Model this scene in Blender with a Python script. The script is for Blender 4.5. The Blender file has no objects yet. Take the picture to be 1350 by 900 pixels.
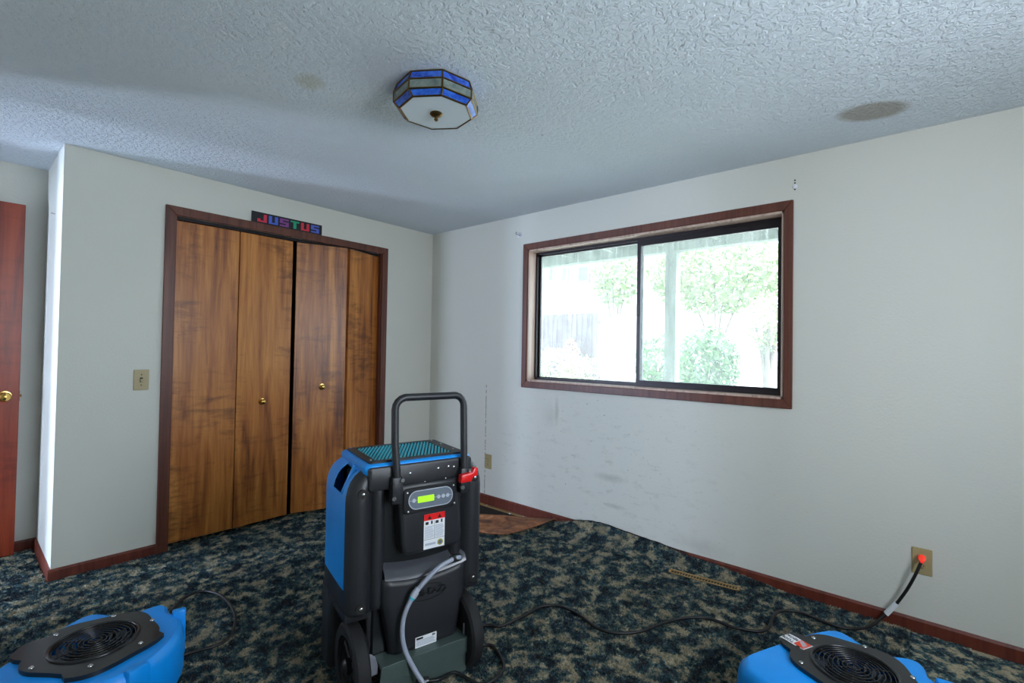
import bpy, bmesh, math, random
from mathutils import Vector, Matrix
random.seed(7)
R = math.radians
scene = bpy.context.scene
C = scene.collection

# ------------------------------------------------------------------ camera
# solved from the photograph (1350x900 frame): wall corner is the origin, closet wall y=0, window wall x=0
S = 1.22
CAM = Vector((-2.3593*S, -2.8235*S, (1.5813-.6137)*S+.06))
YAW, PIT, ROL, FPX = 0.8629, 0.0172, 0.0171, 635.2
H = 2.288                                             # ceiling height
_fw = Vector((math.sin(YAW)*math.cos(PIT), math.cos(YAW)*math.cos(PIT), math.sin(PIT)))
_rt = Vector((math.cos(YAW), -math.sin(YAW), 0)); _up = _rt.cross(_fw)
_rt, _up = _rt*math.cos(ROL)+_up*math.sin(ROL), _up*math.cos(ROL)-_rt*math.sin(ROL)
cam = bpy.data.cameras.new('camera'); cam.sensor_width = 36; cam.lens = FPX/1350*36
cam.clip_start = .02; cam.clip_end = 200
camo = bpy.data.objects.new('camera', cam); C.objects.link(camo)
M = Matrix((_rt, _up, -_fw)).transposed().to_4x4(); M.translation = CAM
camo.matrix_world = M
scene.camera = camo
def pl(x, y, axis, v):                                # pixel -> point on the plane axis=v
    d = _rt*((x-675)/FPX)+_up*((450-y)/FPX)+_fw
    return CAM+d*((v-CAM[axis])/d[axis])

# ------------------------------------------------------------------ light
world = bpy.data.worlds.new('world'); scene.world = world; world.use_nodes = True
bg = world.node_tree.nodes['Background']
bg.inputs[0].default_value = (.68, .82, 1, 1); bg.inputs[1].default_value = 6.5
def light(name, kind, energy, color, loc, rot, **kw):
    l = bpy.data.lights.new(name, kind); l.energy = energy; l.color = color
    for k, v in kw.items(): setattr(l, k, v)
    o = bpy.data.objects.new(name, l); C.objects.link(o); o.location = loc; o.rotation_euler = rot
    return o
light('sun', 'SUN', 11, (1, .96, .90), (6, -8, 10), (R(38), R(14), R(20)), angle=R(.6))
pt = light('window_sky_portal', 'AREA', 1, (1, 1, 1), (.16, -2.0, 1.5), (0, R(90), 0), shape='RECTANGLE', size=1.1, size_y=1.85)
pt.data.cycles.is_portal = True
light('hall_window_daylight', 'AREA', 55, (.58, .72, 1), (-5.45, .20, 1.35), (0, R(-90), 0), shape='RECTANGLE', size=1.2, size_y=.28)
light('hall_window_daylight', 'AREA', 105, (.58, .72, 1), (-5.45, 1.14, 1.35), (0, R(-90), 0), shape='RECTANGLE', size=1.2, size_y=.30)
light('rear_fill_light', 'AREA', 17, (.96, .98, 1), (-1.85, -4.72, 1.5), (R(90), 0, 0), shape='RECTANGLE', size=1.0, size_y=.95)  # added room fill behind the camera, no known window there
vs = scene.view_settings
vs.view_transform = 'Standard'; vs.look = 'None'; vs.gamma = 1; vs.use_curve_mapping = False
vs.exposure = 0.6

# ------------------------------------------------------------------ material helpers
def lin(c):
    return tuple(((v/255)/12.92 if v/255 <= .04045 else ((v/255+.055)/1.055)**2.4) for v in c)+(1,)
class NT:
    def __init__(s, name):
        s.m = bpy.data.materials.new(name); s.m.use_nodes = True; s.t = s.m.node_tree
        s.b = s.t.nodes['Principled BSDF']; s.out = s.t.nodes['Material Output']
    def n(s, typ, **kw):
        nd = s.t.nodes.new(typ)
        for k, v in kw.items():
            if k.startswith('i_'):
                key = k[2:]; key = int(key) if key.isdigit() else key.replace('_', ' ')
                nd.inputs[key].default_value = v
            else: setattr(nd, k, v)
        return nd
    def l(s, a, b): s.t.links.new(a, b)
    def coord(s, scale=(1, 1, 1), kind='Object'):
        tc = s.n('ShaderNodeTexCoord'); mp = s.n('ShaderNodeMapping'); mp.inputs['Scale'].default_value = scale
        s.l(tc.outputs[kind], mp.inputs[0]); return mp.outputs[0]
    def noise(s, vec, scale, detail=4, rough=.55, dist=0):
        nd = s.n('ShaderNodeTexNoise', i_Scale=scale, i_Detail=detail, i_Roughness=rough, i_Distortion=dist)
        s.l(vec, nd.inputs['Vector']); return nd.outputs['Fac']
    def ramp(s, fac, stops, interp='LINEAR'):
        nd = s.n('ShaderNodeValToRGB'); cr = nd.color_ramp; cr.interpolation = interp
        while len(cr.elements) < len(stops): cr.elements.new(.5)
        for e, (p, c) in zip(cr.elements, stops): e.position = p; e.color = c if len(c) == 4 else tuple(c)+(1,)
        s.l(fac, nd.inputs[0]); return nd.outputs[0]
    def mix(s, fac, a, b, mode='MIX'):
        nd = s.n('ShaderNodeMix', data_type='RGBA', blend_type=mode)
        for v, i in ((fac, 0), (a, 6), (b, 7)):
            if hasattr(v, 'links'): s.l(v, nd.inputs[i])
            else: nd.inputs[i].default_value = v
        return nd.outputs[2]
    def math(s, op, a, b=0., clamp=False):
        nd = s.n('ShaderNodeMath', operation=op, use_clamp=clamp)
        for v, i in ((a, 0), (b, 1)):
            if hasattr(v, 'links'): s.l(v, nd.inputs[i])
            else: nd.inputs[i].default_value = v
        return nd.outputs[0]
    def bump(s, h, strength=.3, dist=.01):
        nd = s.n('ShaderNodeBump', i_Strength=strength, i_Distance=dist); s.l(h, nd.inputs['Height'])
        s.l(nd.outputs[0], s.b.inputs['Normal']); return nd
    def sep(s, vec):
        nd = s.n('ShaderNodeSeparateXYZ'); s.l(vec, nd.inputs[0]); return nd.outputs
    def range(s, v, a, b, c=0., d=1.):
        nd = s.n('ShaderNodeMapRange', i_1=a, i_2=b, i_3=c, i_4=d); s.l(v, nd.inputs[0]); return nd.outputs[0]
    def col(s, c):
        if hasattr(c, 'links'): s.l(c, s.b.inputs['Base Color'])
        else: s.b.inputs['Base Color'].default_value = c
    def set(s, **kw):
        for k, v in kw.items(): s.b.inputs[k.replace('_', ' ')].default_value = v
        return s

def plain(name, rgb, rough=.5, metal=0., spec=.5, bump=0, bscale=60, var=0):
    t = NT(name); c = lin(rgb); t.set(Roughness=rough, Metallic=metal); t.b.inputs['Specular IOR Level'].default_value = spec
    v = t.coord()
    if var:
        f = t.noise(v, 9, 5); t.col(t.mix(f, tuple(x*(1-var) for x in c[:3])+(1,), tuple(min(1, x*(1+var)) for x in c[:3])+(1,)))
    else: t.col(c)
    if bump: t.bump(t.noise(v, bscale, 3), bump, .004)
    return t.m

def blob(t, xyz, ax, c0, c1, r0, r1, vec, soft=.25, wob=.35, ns=9):
    """soft elliptical stain mask around (c0,c1) in the two axes ax"""
    a = t.math('DIVIDE', t.math('SUBTRACT', xyz[ax[0]], c0), r0); b = t.math('DIVIDE', t.math('SUBTRACT', xyz[ax[1]], c1), r1)
    d = t.math('SQRT', t.math('ADD', t.math('MULTIPLY', a, a), t.math('MULTIPLY', b, b)))
    d = t.math('ADD', d, t.math('MULTIPLY', t.math('SUBTRACT', t.noise(vec, ns, 4), .5), wob))
    return t.range(d, 1+soft, 1-soft)

def wall_mat(name, dirty=False):
    t = NT(name); v = t.coord(); base = lin((212, 210, 199))
    c = t.mix(t.noise(v, 1.3, 3), base, lin((206, 206, 197)))
    if dirty:
        p = t.sep(v)
        low = t.range(p[2], .75, .1)                       # more scuffs low on the wall
        smear = t.ramp(t.noise(t.coord((1, 1, 2.6)), 9, 8, .72), [(.54, (0, 0, 0)), (.70, (1, 1, 1))])
        near = blob(t, p, (1, 2), -1.75, .42, .75, .42, v, .6, .5, 3)
        f = t.math('MULTIPLY', t.math('MULTIPLY', smear, near), .3)
        c = t.mix(f, c, lin((120, 108, 90)))
        specks = t.ramp(t.noise(v, 60, 2, .5), [(.70, (0, 0, 0)), (.74, (1, 1, 1))])
        c = t.mix(t.math('MULTIPLY', t.math('MULTIPLY', specks, blob(t, p, (1, 2), -1.6, .5, .9, .6, v, .6, .2, 3)), .6), c, lin((70, 62, 55)))
        for (cy, cz, ry, rz, k) in ((-1.42, .80, .012, .07, .3), (-1.36, .76, .05, .06, .14), (-1.86, .40, .08, .02, .3), (-1.9, .22, .05, .012, .3), (-2.45, .11, .12, .04, .18)):
            c = t.mix(t.math('MULTIPLY', blob(t, p, (1, 2), cy, cz, ry, rz, v, .8, 1.6, 30), k), c, lin((105, 98, 84)))
        # dashed old cable line up the wall beside the small outlet
        ln = t.math('LESS_THAN', t.math('ABSOLUTE', t.math('SUBTRACT', p[1], -.712)), .004)
        ln = t.math('MULTIPLY', ln, t.math('LESS_THAN', p[2], .95))
        ln = t.math('MULTIPLY', ln, t.ramp(t.noise(t.coord((0, 0, 1)), 28, 2), [(.44, (0, 0, 0)), (.5, (1, 1, 1))]))
        c = t.mix(t.math('MULTIPLY', ln, .75), c, lin((112, 84, 62)))
    t.col(c); t.set(Roughness=.62)
    t.bump(t.noise(v, 85, 3, .5), .22, .004)
    return t.m

def ceil_mat():
    t = NT('knockdown_ceiling'); v = t.coord(); p = t.sep(v)
    c = t.mix(t.noise(v, 2, 3), lin((218, 226, 232)), lin((210, 219, 226)))  # white paint, with the bluish cast of the daylight mixed into its colour
    a = pl(1150, 147, 2, H); b = pl(408, 108, 2, H)
    # a round water stain and a small pale one
    rot = t.n('ShaderNodeVectorRotate', rotation_type='Z_AXIS', i_Angle=R(-28)); rot.inputs['Center'].default_value = (a.x, a.y, H); t.l(v, rot.inputs[0])
    pr = t.sep(rot.outputs[0])
    m1 = blob(t, pr, (0, 1), a.x, a.y, .085, .125, v, .18, .22, 16)
    c = t.mix(t.math('MULTIPLY', m1, .7), c, lin((140, 128, 106)))
    m2 = blob(t, p, (0, 1), b.x, b.y, .05, .055, v, .4, .9, 18)
    c = t.mix(t.math('MULTIPLY', m2, .4), c, lin((168, 160, 120)))
    for (x, y) in ((715, 178), (900, 60), (650, 40)):
        q = pl(x, y, 2, H); c = t.mix(t.math('MULTIPLY', blob(t, p, (0, 1), q.x, q.y, .006, .006, v, .4, .3), .5), c, lin((90, 80, 70)))
    t.col(c); t.set(Roughness=.8)
    w = t.noise(v, 46, 4, .6, .5)
    h = t.ramp(w, [(.42, (0, 0, 0)), (.56, (1, 1, 1)), (.8, (.8, .8, .8))])
    t.bump(h, .55, .010)
    return t.m

def carpet_mat():
    t = NT('mottled_carpet'); v = t.coord((1, 1, 1))
    n1 = t.noise(v, 12.0, 5, .66, .3); n2 = t.noise(v, 26, 4, .6); n3 = t.noise(v, 95, 3, .65)
    f = t.math('ADD', t.math('ADD', t.math('MULTIPLY', n1, .60), t.math('MULTIPLY', n2, .28)), t.math('MULTIPLY', n3, .18))
    c = t.ramp(f, [(.43, lin((10, 26, 38))), (.50, lin((28, 70, 86))), (.53, lin((70, 124, 132))), (.552, lin((150, 160, 142))), (.585, lin((230, 216, 178))), (.68, lin((250, 238, 206)))])
    hue = t.noise(v, 3.5, 3); c = t.mix(t.range(hue, .5, .7, 0, .2), c, lin((44, 66, 108)))
    vo = t.n('ShaderNodeTexVoronoi', i_Scale=135.); t.l(v, vo.inputs['Vector'])
    c = t.mix(t.range(t.sep(vo.outputs['Color'])[0], 0., 1., .0, .26), c, lin((12, 28, 38)))
    c = t.mix(t.range(t.sep(vo.outputs['Color'])[1], .7, 1., .0, .3), c, lin((200, 196, 176)))
    bi = t.noise(v, 260, 3, .75)
    c = t.mix(t.range(bi, .3, .7, .0, .18), c, (0.004, .006, .008, 1))
    t.col(c); t.set(Roughness=.95); t.b.inputs['Specular IOR Level'].default_value = .15
    t.b.inputs['Sheen Weight'].default_value = .08; t.b.inputs['Sheen Roughness'].default_value = .5
    h = t.math('ADD', t.math('SUBTRACT', bi, t.math('MULTIPLY', vo.outputs['Distance'], 1.2)), n3); t.bump(h, 1.0, .014)
    return t.m

def wood_mat(name, dark, mid, light, curl=.5, rough=.38, scale=1., seed=0.):
    t = NT(name)
    tc = t.n('ShaderNodeTexCoord'); mp = t.n('ShaderNodeMapping'); mp.inputs['Location'].default_value = (seed, seed*.7, seed*1.3)
    oi = t.n('ShaderNodeObjectInfo'); add = t.n('ShaderNodeVectorMath', operation='ADD')
    sc = t.n('ShaderNodeVectorMath', operation='SCALE'); sc.inputs[0].default_value = (7, 3, 11); t.l(oi.outputs['Random'], sc.inputs['Scale'])
    t.l(tc.outputs['Object'], mp.inputs[0]); t.l(mp.outputs[0], add.inputs[0]); t.l(sc.outputs[0], add.inputs[1]); v = add.outputs[0]
    def st(s3):
        m = t.n('ShaderNodeMapping'); m.inputs['Scale'].default_value = s3; t.l(v, m.inputs[0]); return m.outputs[0]
    grain = t.noise(st((14*scale, 14*scale, .9)), 3, 6, .65, .6)
    bands = t.noise(st((5*scale, 5*scale, .35)), 2.2, 4, .55, 1.2)
    blot = t.math('MULTIPLY', t.noise(st((1.7*scale, 1.7*scale, 6.5)), 3.2, 6, .68, .5), t.range(t.noise(st((1.6*scale, 1.6*scale, .9)), 2.0, 3, .5), .38, .62, .72, 1.12))
    f = t.math('ADD', t.math('MULTIPLY', grain, .35), t.math('MULTIPLY', bands, .65))
    c = t.ramp(f, [(.34, dark), (.48, mid), (.64, light)])
    bl = t.ramp(blot, [(.47, (0, 0, 0)), (.70, (1, 1, 1))])
    c = t.mix(t.math('MULTIPLY', bl, curl), c, tuple(x*.45 for x in dark[:3])+(1,))
    t.col(c); t.set(Roughness=rough)
    t.bump(grain, .08, .004)
    return t.m

def glass_mat():
    t = NT('dirty_window_glass'); t.t.nodes.remove(t.b); v = t.coord(); p = t.sep(v)
    tr = t.n('ShaderNodeBsdfTransparent'); tr.inputs[0].default_value = (.95, .985, .96, 1)
    tl = t.n('ShaderNodeBsdfTranslucent'); tl.inputs[0].default_value = (.92, .96, .93, 1)
    gl = t.n('ShaderNodeBsdfGlossy', i_Roughness=.03)
    streak = t.ramp(t.noise(t.coord((1, 1, .05)), 42, 4, .7), [(.52, (0, 0, 0)), (.72, (1, 1, 1))])
    up = t.range(p[2], 1.7, 2.0)
    grime = t.range(t.noise(v, 14, 5, .65), .35, .75)
    spots = t.ramp(t.noise(v, 130, 2, .6), [(.62, (0, 0, 0)), (.70, (1, 1, 1))])
    f = t.math('ADD', t.math('ADD', .09, t.math('MULTIPLY', grime, .09)), t.math('ADD', t.math('MULTIPLY', t.math('MULTIPLY', streak, up), .30), t.math('MULTIPLY', spots, .10)), True)
    m1 = t.n('ShaderNodeMixShader'); t.l(f, m1.inputs[0]); t.l(tr.outputs[0], m1.inputs[1]); t.l(tl.outputs[0], m1.inputs[2])
    fr = t.n('ShaderNodeFresnel', i_IOR=1.45); m2 = t.n('ShaderNodeMixShader')
    t.l(t.math('MULTIPLY', fr.outputs[0], .5), m2.inputs[0]); t.l(m1.outputs[0], m2.inputs[1]); t.l(gl.outputs[0], m2.inputs[2])
    t.l(m2.outputs[0], t.out.inputs[0]); return t.m

def art_glass(name, rgb, rgb2, alpha_em=0):
    t = NT(name); v = t.coord(); t.col(t.mix(t.ramp(t.noise(v, 16, 4, .6, 1.5), [(.35, (0, 0, 0)), (.68, (1, 1, 1))]), lin(rgb), lin(rgb2))); t.set(Roughness=.12)
    return t.m

MAT = dict(
    wall=wall_mat('painted_wall'), wall_dirty=wall_mat('painted_wall_soiled', True), ceiling=ceil_mat(), carpet=carpet_mat(),
    closet=wood_mat('birch_door', lin((100, 50, 20)), lin((166, 98, 40)), lin((202, 134, 64)), .62),
    door=wood_mat('mahogany_door', lin((88, 28, 12)), lin((128, 44, 20)), lin((148, 60, 28)), .3, .35),
    trim=wood_mat('dark_trim', lin((66, 32, 22)), lin((94, 49, 34)), lin((110, 62, 46)), .15, .4, 2),
    base=wood_mat('baseboard_wood', lin((74, 30, 20)), lin((98, 42, 28)), lin((112, 52, 36)), .2, .42, 2),
    jamb=wood_mat('jamb_wood', lin((150, 120, 104)), lin((192, 164, 148)), lin((208, 184, 170)), .05, .45, 2),
    bronze=plain('bronze_aluminium', (44, 38, 40), .38, .6), glass=glass_mat(),
    almond=plain('almond_plastic', (166, 150, 108), .35), slot=plain('dark_slot', (24, 20, 16), .7), steel=plain('steel', (190, 190, 192), .25, 1),
    brass=plain('polished_brass', (212, 170, 92), .18, 1), dullbrass=plain('aged_brass', (112, 88, 54), .32, 1),
    black=plain('black_plastic', (34, 35, 39), .42, 0, .5, .12, 260, .12), blacks=plain('black_gloss_plastic', (26, 27, 30), .28), rubber=plain('black_rubber', (22, 22, 24), .7, 0, .4, .2, 180),
    blue=plain('blue_plastic', (0, 146, 236), .38, 0, .5, .08, 160, .08), teal=plain('teal_filter', (40, 168, 190), .5), red=plain('red_plastic', (226, 22, 22), .35),
    grey=plain('grey_panel', (98, 108, 120), .4), white=plain('white_print', (226, 228, 232), .5), lgrey=plain('pale_grey_print', (172, 178, 190), .5),
    hose=plain('grey_hose', (150, 156, 172), .35), metal=plain('galvanised_plate', (92, 108, 104), .45, .55, .5, .15, 60, .2), tab=plain('grey_bracket', (138, 140, 150), .45, .4),
    subfloor=plain('dark_subfloor', (40, 34, 30), .9, 0, .3, .5, 40, .5), backing=None, orange=plain('orange_print', (226, 66, 34), .45), yellow=plain('yellow_green_seal', (170, 160, 50), .5),
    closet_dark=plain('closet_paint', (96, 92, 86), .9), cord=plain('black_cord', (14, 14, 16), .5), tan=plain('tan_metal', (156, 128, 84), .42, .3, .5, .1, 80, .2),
    pocket=plain('dark_grey_gloss', (62, 64, 70), .22), signblack=plain('sign_black', (14, 18, 26), .4))
t = NT('lcd_green'); t.col(lin((150, 215, 20))); t.b.inputs['Emission Color'].default_value = lin((160, 230, 10)); t.b.inputs['Emission Strength'].default_value = .45; MAT['lcd'] = t.m
t = NT('lit_red_plug'); t.col(lin((220, 40, 30))); t.b.inputs['Emission Color'].default_value = (1, .06, .03, 1); t.b.inputs['Emission Strength'].default_value = .35; t.set(Roughness=.25); MAT['redplug'] = t.m
t = NT('carpet_backing'); v = t.coord(); t.col(t.ramp(t.noise(v, 9, 6, .65, .6), [(.34, lin((84, 54, 38))), (.5, lin((142, 90, 58))), (.66, lin((190, 130, 86)))])); t.set(Roughness=.95); t.bump(t.noise(v, 220, 3), .6, .004); MAT['backing'] = t.m

# ------------------------------------------------------------------ mesh helpers
def link(o, parent=None):
    C.objects.link(o)
    if parent is not None: o.parent = parent
    return o
def obj(name, bm, mat, parent=None, smooth=35):
    me = bpy.data.meshes.new(name); bmesh.ops.recalc_face_normals(bm, faces=bm.faces[:]); bm.to_mesh(me); bm.free()
    if mat is not None: me.materials.append(MAT[mat] if isinstance(mat, str) else mat)
    if smooth:
        me.shade_smooth(); me.set_sharp_from_angle(angle=R(smooth))
    return link(bpy.data.objects.new(name, me), parent)
def thing(name, label, cat, loc=(0, 0, 0), rz=0, group=None, kind=None):
    o = bpy.data.objects.new(name, None); o.empty_display_size = .1; C.objects.link(o)
    o.location = loc; o.rotation_euler = (0, 0, rz); return tag(o, label, cat, group, kind)
def tag(o, label=None, cat=None, group=None, kind=None):
    for k, v in (('label', label), ('category', cat), ('group', group), ('kind', kind)):
        if v: o[k] = v
    return o
def box(x0, x1, y0, y1, z0, z1, bev=0, seg=2, bm=None):
    b = bm or bmesh.new(); xs, ys, zs = sorted((x0, x1)), sorted((y0, y1)), sorted((z0, z1))
    t = bmesh.new(); bmesh.ops.create_cube(t, size=1)
    for v in t.verts: v.co = Vector((xs[0] if v.co.x < 0 else xs[1], ys[0] if v.co.y < 0 else ys[1], zs[0] if v.co.z < 0 else zs[1]))
    if bev: bmesh.ops.bevel(t, geom=t.edges[:], offset=bev, segments=seg, affect='EDGES', profile=.5)
    return merge(b, t)
def merge(b, t, M=None):
    if M is not None: bmesh.ops.transform(t, matrix=M, verts=t.verts[:])
    me = bpy.data.meshes.new('tmp'); t.to_mesh(me); t.free(); b.from_mesh(me); bpy.data.meshes.remove(me); return b
def cyl(p0, p1, r0, r1=None, seg=16, bm=None, cap=True):
    b = bm or bmesh.new(); p0, p1 = Vector(p0), Vector(p1); d = p1-p0; t = bmesh.new()
    bmesh.ops.create_cone(t, cap_ends=cap, segments=seg, radius1=r0, radius2=r0 if r1 is None else r1, depth=d.length)
    return merge(b, t, Matrix.Translation((p0+p1)/2) @ d.to_track_quat('Z', 'Y').to_matrix().to_4x4())
def sphere(c, r, sc=(1, 1, 1), bm=None, u=14, v=8):
    b = bm or bmesh.new(); t = bmesh.new(); bmesh.ops.create_uvsphere(t, u_segments=u, v_segments=v, radius=r)
    return merge(b, t, Matrix.Translation(c) @ Matrix.Diagonal(tuple(sc)+(1,)))
def spline(pts, n=8):
    P = [Vector(p) for p in pts]; out = []
    for i in range(len(P)-1):
        a, b, c, d = P[max(i-1, 0)], P[i], P[i+1], P[min(i+2, len(P)-1)]
        for k in range(n):
            t = k/n; out.append(.5*((2*b)+(c-a)*t+(2*a-5*b+4*c-d)*t*t+(3*b-a-3*c+d)*t**3))
    return out+[P[-1]]
def tube(pts, r, seg=8, bm=None, flat=1.):
    b = bm or bmesh.new(); P = [Vector(p) for p in pts]; rings = []; nrm = None
    for i, p in enumerate(P):
        d = (P[min(i+1, len(P)-1)]-P[max(i-1, 0)]).normalized()
        if nrm is None: nrm = d.orthogonal().normalized()
        nrm = (nrm-d*nrm.dot(d)).normalized(); bn = d.cross(nrm); rr = r[i] if isinstance(r, (list, tuple)) else r
        rings.append([b.verts.new(p+(nrm*math.cos(a)+bn*math.sin(a)*flat)*rr) for a in [2*math.pi*k/seg for k in range(seg)]])
    for a, c in zip(rings, rings[1:]):
        for k in range(seg): b.faces.new((a[k], a[(k+1) % seg], c[(k+1) % seg], c[k]))
    b.faces.new(rings[0]); b.faces.new(rings[-1]); return b
def lathe(prof, seg=24, bm=None, M=None):
    t = bmesh.new(); rings = []
    for r, z in prof: rings.append([t.verts.new((r*math.cos(2*math.pi*k/seg), r*math.sin(2*math.pi*k/seg), z)) for k in range(seg)] if r > 1e-6 else [t.verts.new((0, 0, z))])
    for a, c in zip(rings, rings[1:]):
        for k in range(seg):
            q = [a[k % len(a)], a[(k+1) % len(a)], c[(k+1) % len(c)], c[k % len(c)]]; u = []
            for x in q:
                if x not in u: u.append(x)
            if len(u) > 2: t.faces.new(u)
    for rg in (rings[0], rings[-1]):
        if len(rg) > 2: t.faces.new(rg)
    return merge(bm or bmesh.new(), t, M)
def prism(poly, z0, z1, bev=0, seg=2, M=None, holes=(), bm=None, taper=1.):
    """polygon (x,y) extruded along z; M places it"""
    t = bmesh.new()
    if holes:
        es = []
        for lp in [poly]+list(holes):
            vs = [t.verts.new((x, y, z0)) for x, y in lp]; es += [t.edges.new((vs[i], vs[(i+1) % len(vs)])) for i in range(len(vs))]
        f = bmesh.ops.triangle_fill(t, edges=es, use_beauty=True)['geom']; fs = [g for g in f if isinstance(g, bmesh.types.BMFace)]
    else:
        fs = [t.faces.new([t.verts.new((x, y, z0)) for x, y in poly])]
    ex = bmesh.ops.extrude_face_region(t, geom=fs)['geom']; vs = [g for g in ex if isinstance(g, bmesh.types.BMVert)]
    for v in vs: v.co.z = z1; v.co.x *= taper; v.co.y *= taper
    if bev:
        bmesh.ops.recalc_face_normals(t, faces=t.faces[:])
        sharp = [e for e in t.edges if len(e.link_faces) == 2 and e.calc_face_angle(0) > R(60)]
        bmesh.ops.bevel(t, geom=sharp, offset=bev, segments=seg, affect='EDGES', profile=.5)
    return merge(bm or bmesh.new(), t, M)
def rrect(x0, x1, y0, y1, r, n=5):
    out = []
    for cx, cy, a0 in ((x1-r, y1-r, 0), (x0+r, y1-r, 90), (x0+r, y0+r, 180), (x1-r, y0+r, 270)):
        out += [(cx+r*math.cos(R(a0+90*k/n)), cy+r*math.sin(R(a0+90*k/n))) for k in range(n+1)]
    return out
XZ = Matrix(((1, 0, 0, 0), (0, 0, 1, 0), (0, 1, 0, 0), (0, 0, 0, 1)))      # prism (x,y,z) -> (x, z, y): drawn in the front plane, depth along +y
YZ = Matrix(((0, 0, 1, 0), (1, 0, 0, 0), (0, 1, 0, 0), (0, 0, 0, 1)))      # prism (y,z) drawn on a side plane, depth along x
def struct(name, bm, mat, label, parent=None, smooth=0):
    o = obj(name, bm, mat, parent, smooth)
    if parent is None: tag(o, label, None, None, 'structure')
    return o
def text_mesh(s, size, name, mat, parent, M, depth=.0006):
    cu = bpy.data.curves.new('txt', 'FONT'); cu.body = s; cu.size = size; cu.extrude = depth; cu.align_x = 'CENTER'; cu.align_y = 'CENTER'; cu.resolution_u = 2
    o = bpy.data.objects.new('txt', cu); C.objects.link(o); dg = bpy.context.evaluated_depsgraph_get(); me = bpy.data.meshes.new_from_object(o.evaluated_get(dg))
    bpy.data.objects.remove(o); bpy.data.curves.remove(cu); me.name = name; me.transform(M)
    me.materials.clear(); me.materials.append(MAT[mat]); return link(bpy.data.objects.new(name, me), parent)

# ------------------------------------------------------------------ room shell
XC, YR = -2.507, .633          # convex corner x, recess back wall y
XL, YF = -3.40, -4.6           # left wall, wall behind the camera
TX0, TX1, TZ = -2.0575, -.4912, 2.073    # closet casing outer
OX0, OX1, OZ = TX0+.05, TX1-.05, TZ-.05  # closet opening
WY0, WY1, WZ0, WZ1 = -1.091, -2.921, .955, 2.055   # window casing outer
GY0, GY1, GZ0, GZ1 = -1.137, -2.878, 1.003, 2.006  # window opening
b = box(XC, OX0, 0, .1, -.05, H); box(OX1, .15, 0, .1, -.05, H, bm=b); box(OX0, OX1, 0, .1, OZ, H, bm=b)
struct('wall_back', b, 'wall', 'off-white painted wall with the wooden closet doors')
b = box(0, .15, GY0, .1, -.05, H); box(0, .15, YF, GY1, -.05, H, bm=b); box(0, .15, GY1, GY0, -.05, GZ0, bm=b); box(0, .15, GY1, GY0, GZ1, H, bm=b)
struct('wall_right', b, 'wall_dirty', 'off-white painted wall with the brown framed window and scuff marks')
struct('wall_recess_side', box(XC, XC+.1, .1, YR+.1, -.05, H), 'wall', 'short return wall beside the open red-brown door')
struct('wall_recess_back', box(-3.5, XC, YR, YR+.1, -.05, H), 'wall', 'painted wall behind the open red-brown door')
b = box(XL-.1, XL, YF, -.28, -.05, H); box(XL-.1, XL, .52, YR, -.05, H, bm=b); box(XL-.1, XL, -.28, .52, 2.04, H, bm=b)
struct('wall_left', b, 'wall', 'painted wall with the doorway to the hall')
b = box(XL-.1, -2.4, YF-.1, YF, -.05, H); box(-1.3, .15, YF-.1, YF, -.05, H, bm=b); box(-2.4, -1.3, YF-.1, YF, -.05, 1.0, bm=b); box(-2.4, -1.3, YF-.1, YF, 2.0, H, bm=b)  # opening added behind the camera to let fill light in
struct('wall_front', b, 'wall', 'painted wall facing the closet with an added opening for fill light')
struct('ceiling', box(-5.6, .15, YF-.1, 1.7, H, H+.12), 'ceiling', 'white knockdown textured ceiling with a round brown water stain')
struct('floor', box(-5.6, .15, YF-.1, 1.7, -.12, -.022), 'subfloor', 'dark bare subfloor showing where the carpet is folded back')
# closet interior and hall beyond the doorway
b = box(-2.2, .0, .68, .76, -.05, H); box(-2.28, -2.2, .1, .76, -.05, H, bm=b); box(-.12, -.02, .1, .76, -.05, H, bm=b)
struct('wall_closet', b, 'closet_dark', 'plain painted wall inside the closet')
b = box(-5.6, -5.5, -1.2, 1.6, -.05, .7); box(-5.6, -5.5, -1.2, 1.6, 2.0, H, bm=b); box(-5.6, -5.5, -1.2, .05, .7, 2.0, bm=b); box(-5.6, -5.5, .35, .98, .7, 2.0, bm=b); box(-5.6, -5.5, 1.30, 1.6, .7, 2.0, bm=b)
box(-5.6, -3.5, -1.3, -1.2, -.05, H, bm=b); box(-5.6, -3.4, 1.6, 1.7, -.05, H, bm=b); box(-3.5, -3.4, YR, 1.7, -.05, H, bm=b)
struct('wall_hall', b, 'wall', 'painted hall wall with a window beyond the doorway')

# baseboards
BH = .06
def baseboard(name, p0, p1, n, label, h=BH):
    p0, p1, n = Vector(p0), Vector(p1), Vector(n); d = (p1-p0); L = d.length; d.normalize()
    M = Matrix((Vector((d.x, d.y, 0)), Vector((n.x, n.y, 0)), Vector((0, 0, 1)))).transposed().to_4x4(); M.translation = p0.to_3d()
    t = prism([(0, -.02), (.012, -.02), (.012, h-.01), (.004, h), (0, h)], 0, L)
    bmesh.ops.transform(t, matrix=M @ Matrix(((0, 0, 1, 0), (1, 0, 0, 0), (0, 1, 0, 0), (0, 0, 0, 1))), verts=t.verts[:])
    return struct(name, t, 'base', label, None, 30)
baseboard('baseboard_right', (0, YF), (0, 0), (-1, 0), 'dark red-brown wooden baseboard under the window')
baseboard('baseboard_back', (XC-.012, 0), (TX0, 0), (0, -1), 'red-brown baseboard below the light switch')
baseboard('baseboard_back_corner', (TX1, 0), (0, 0), (0, -1), 'red-brown baseboard between closet and corner')
baseboard('baseboard_recess_side', (XC, 0), (XC, YR), (-1, 0), 'red-brown baseboard on the short return wall')
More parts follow.
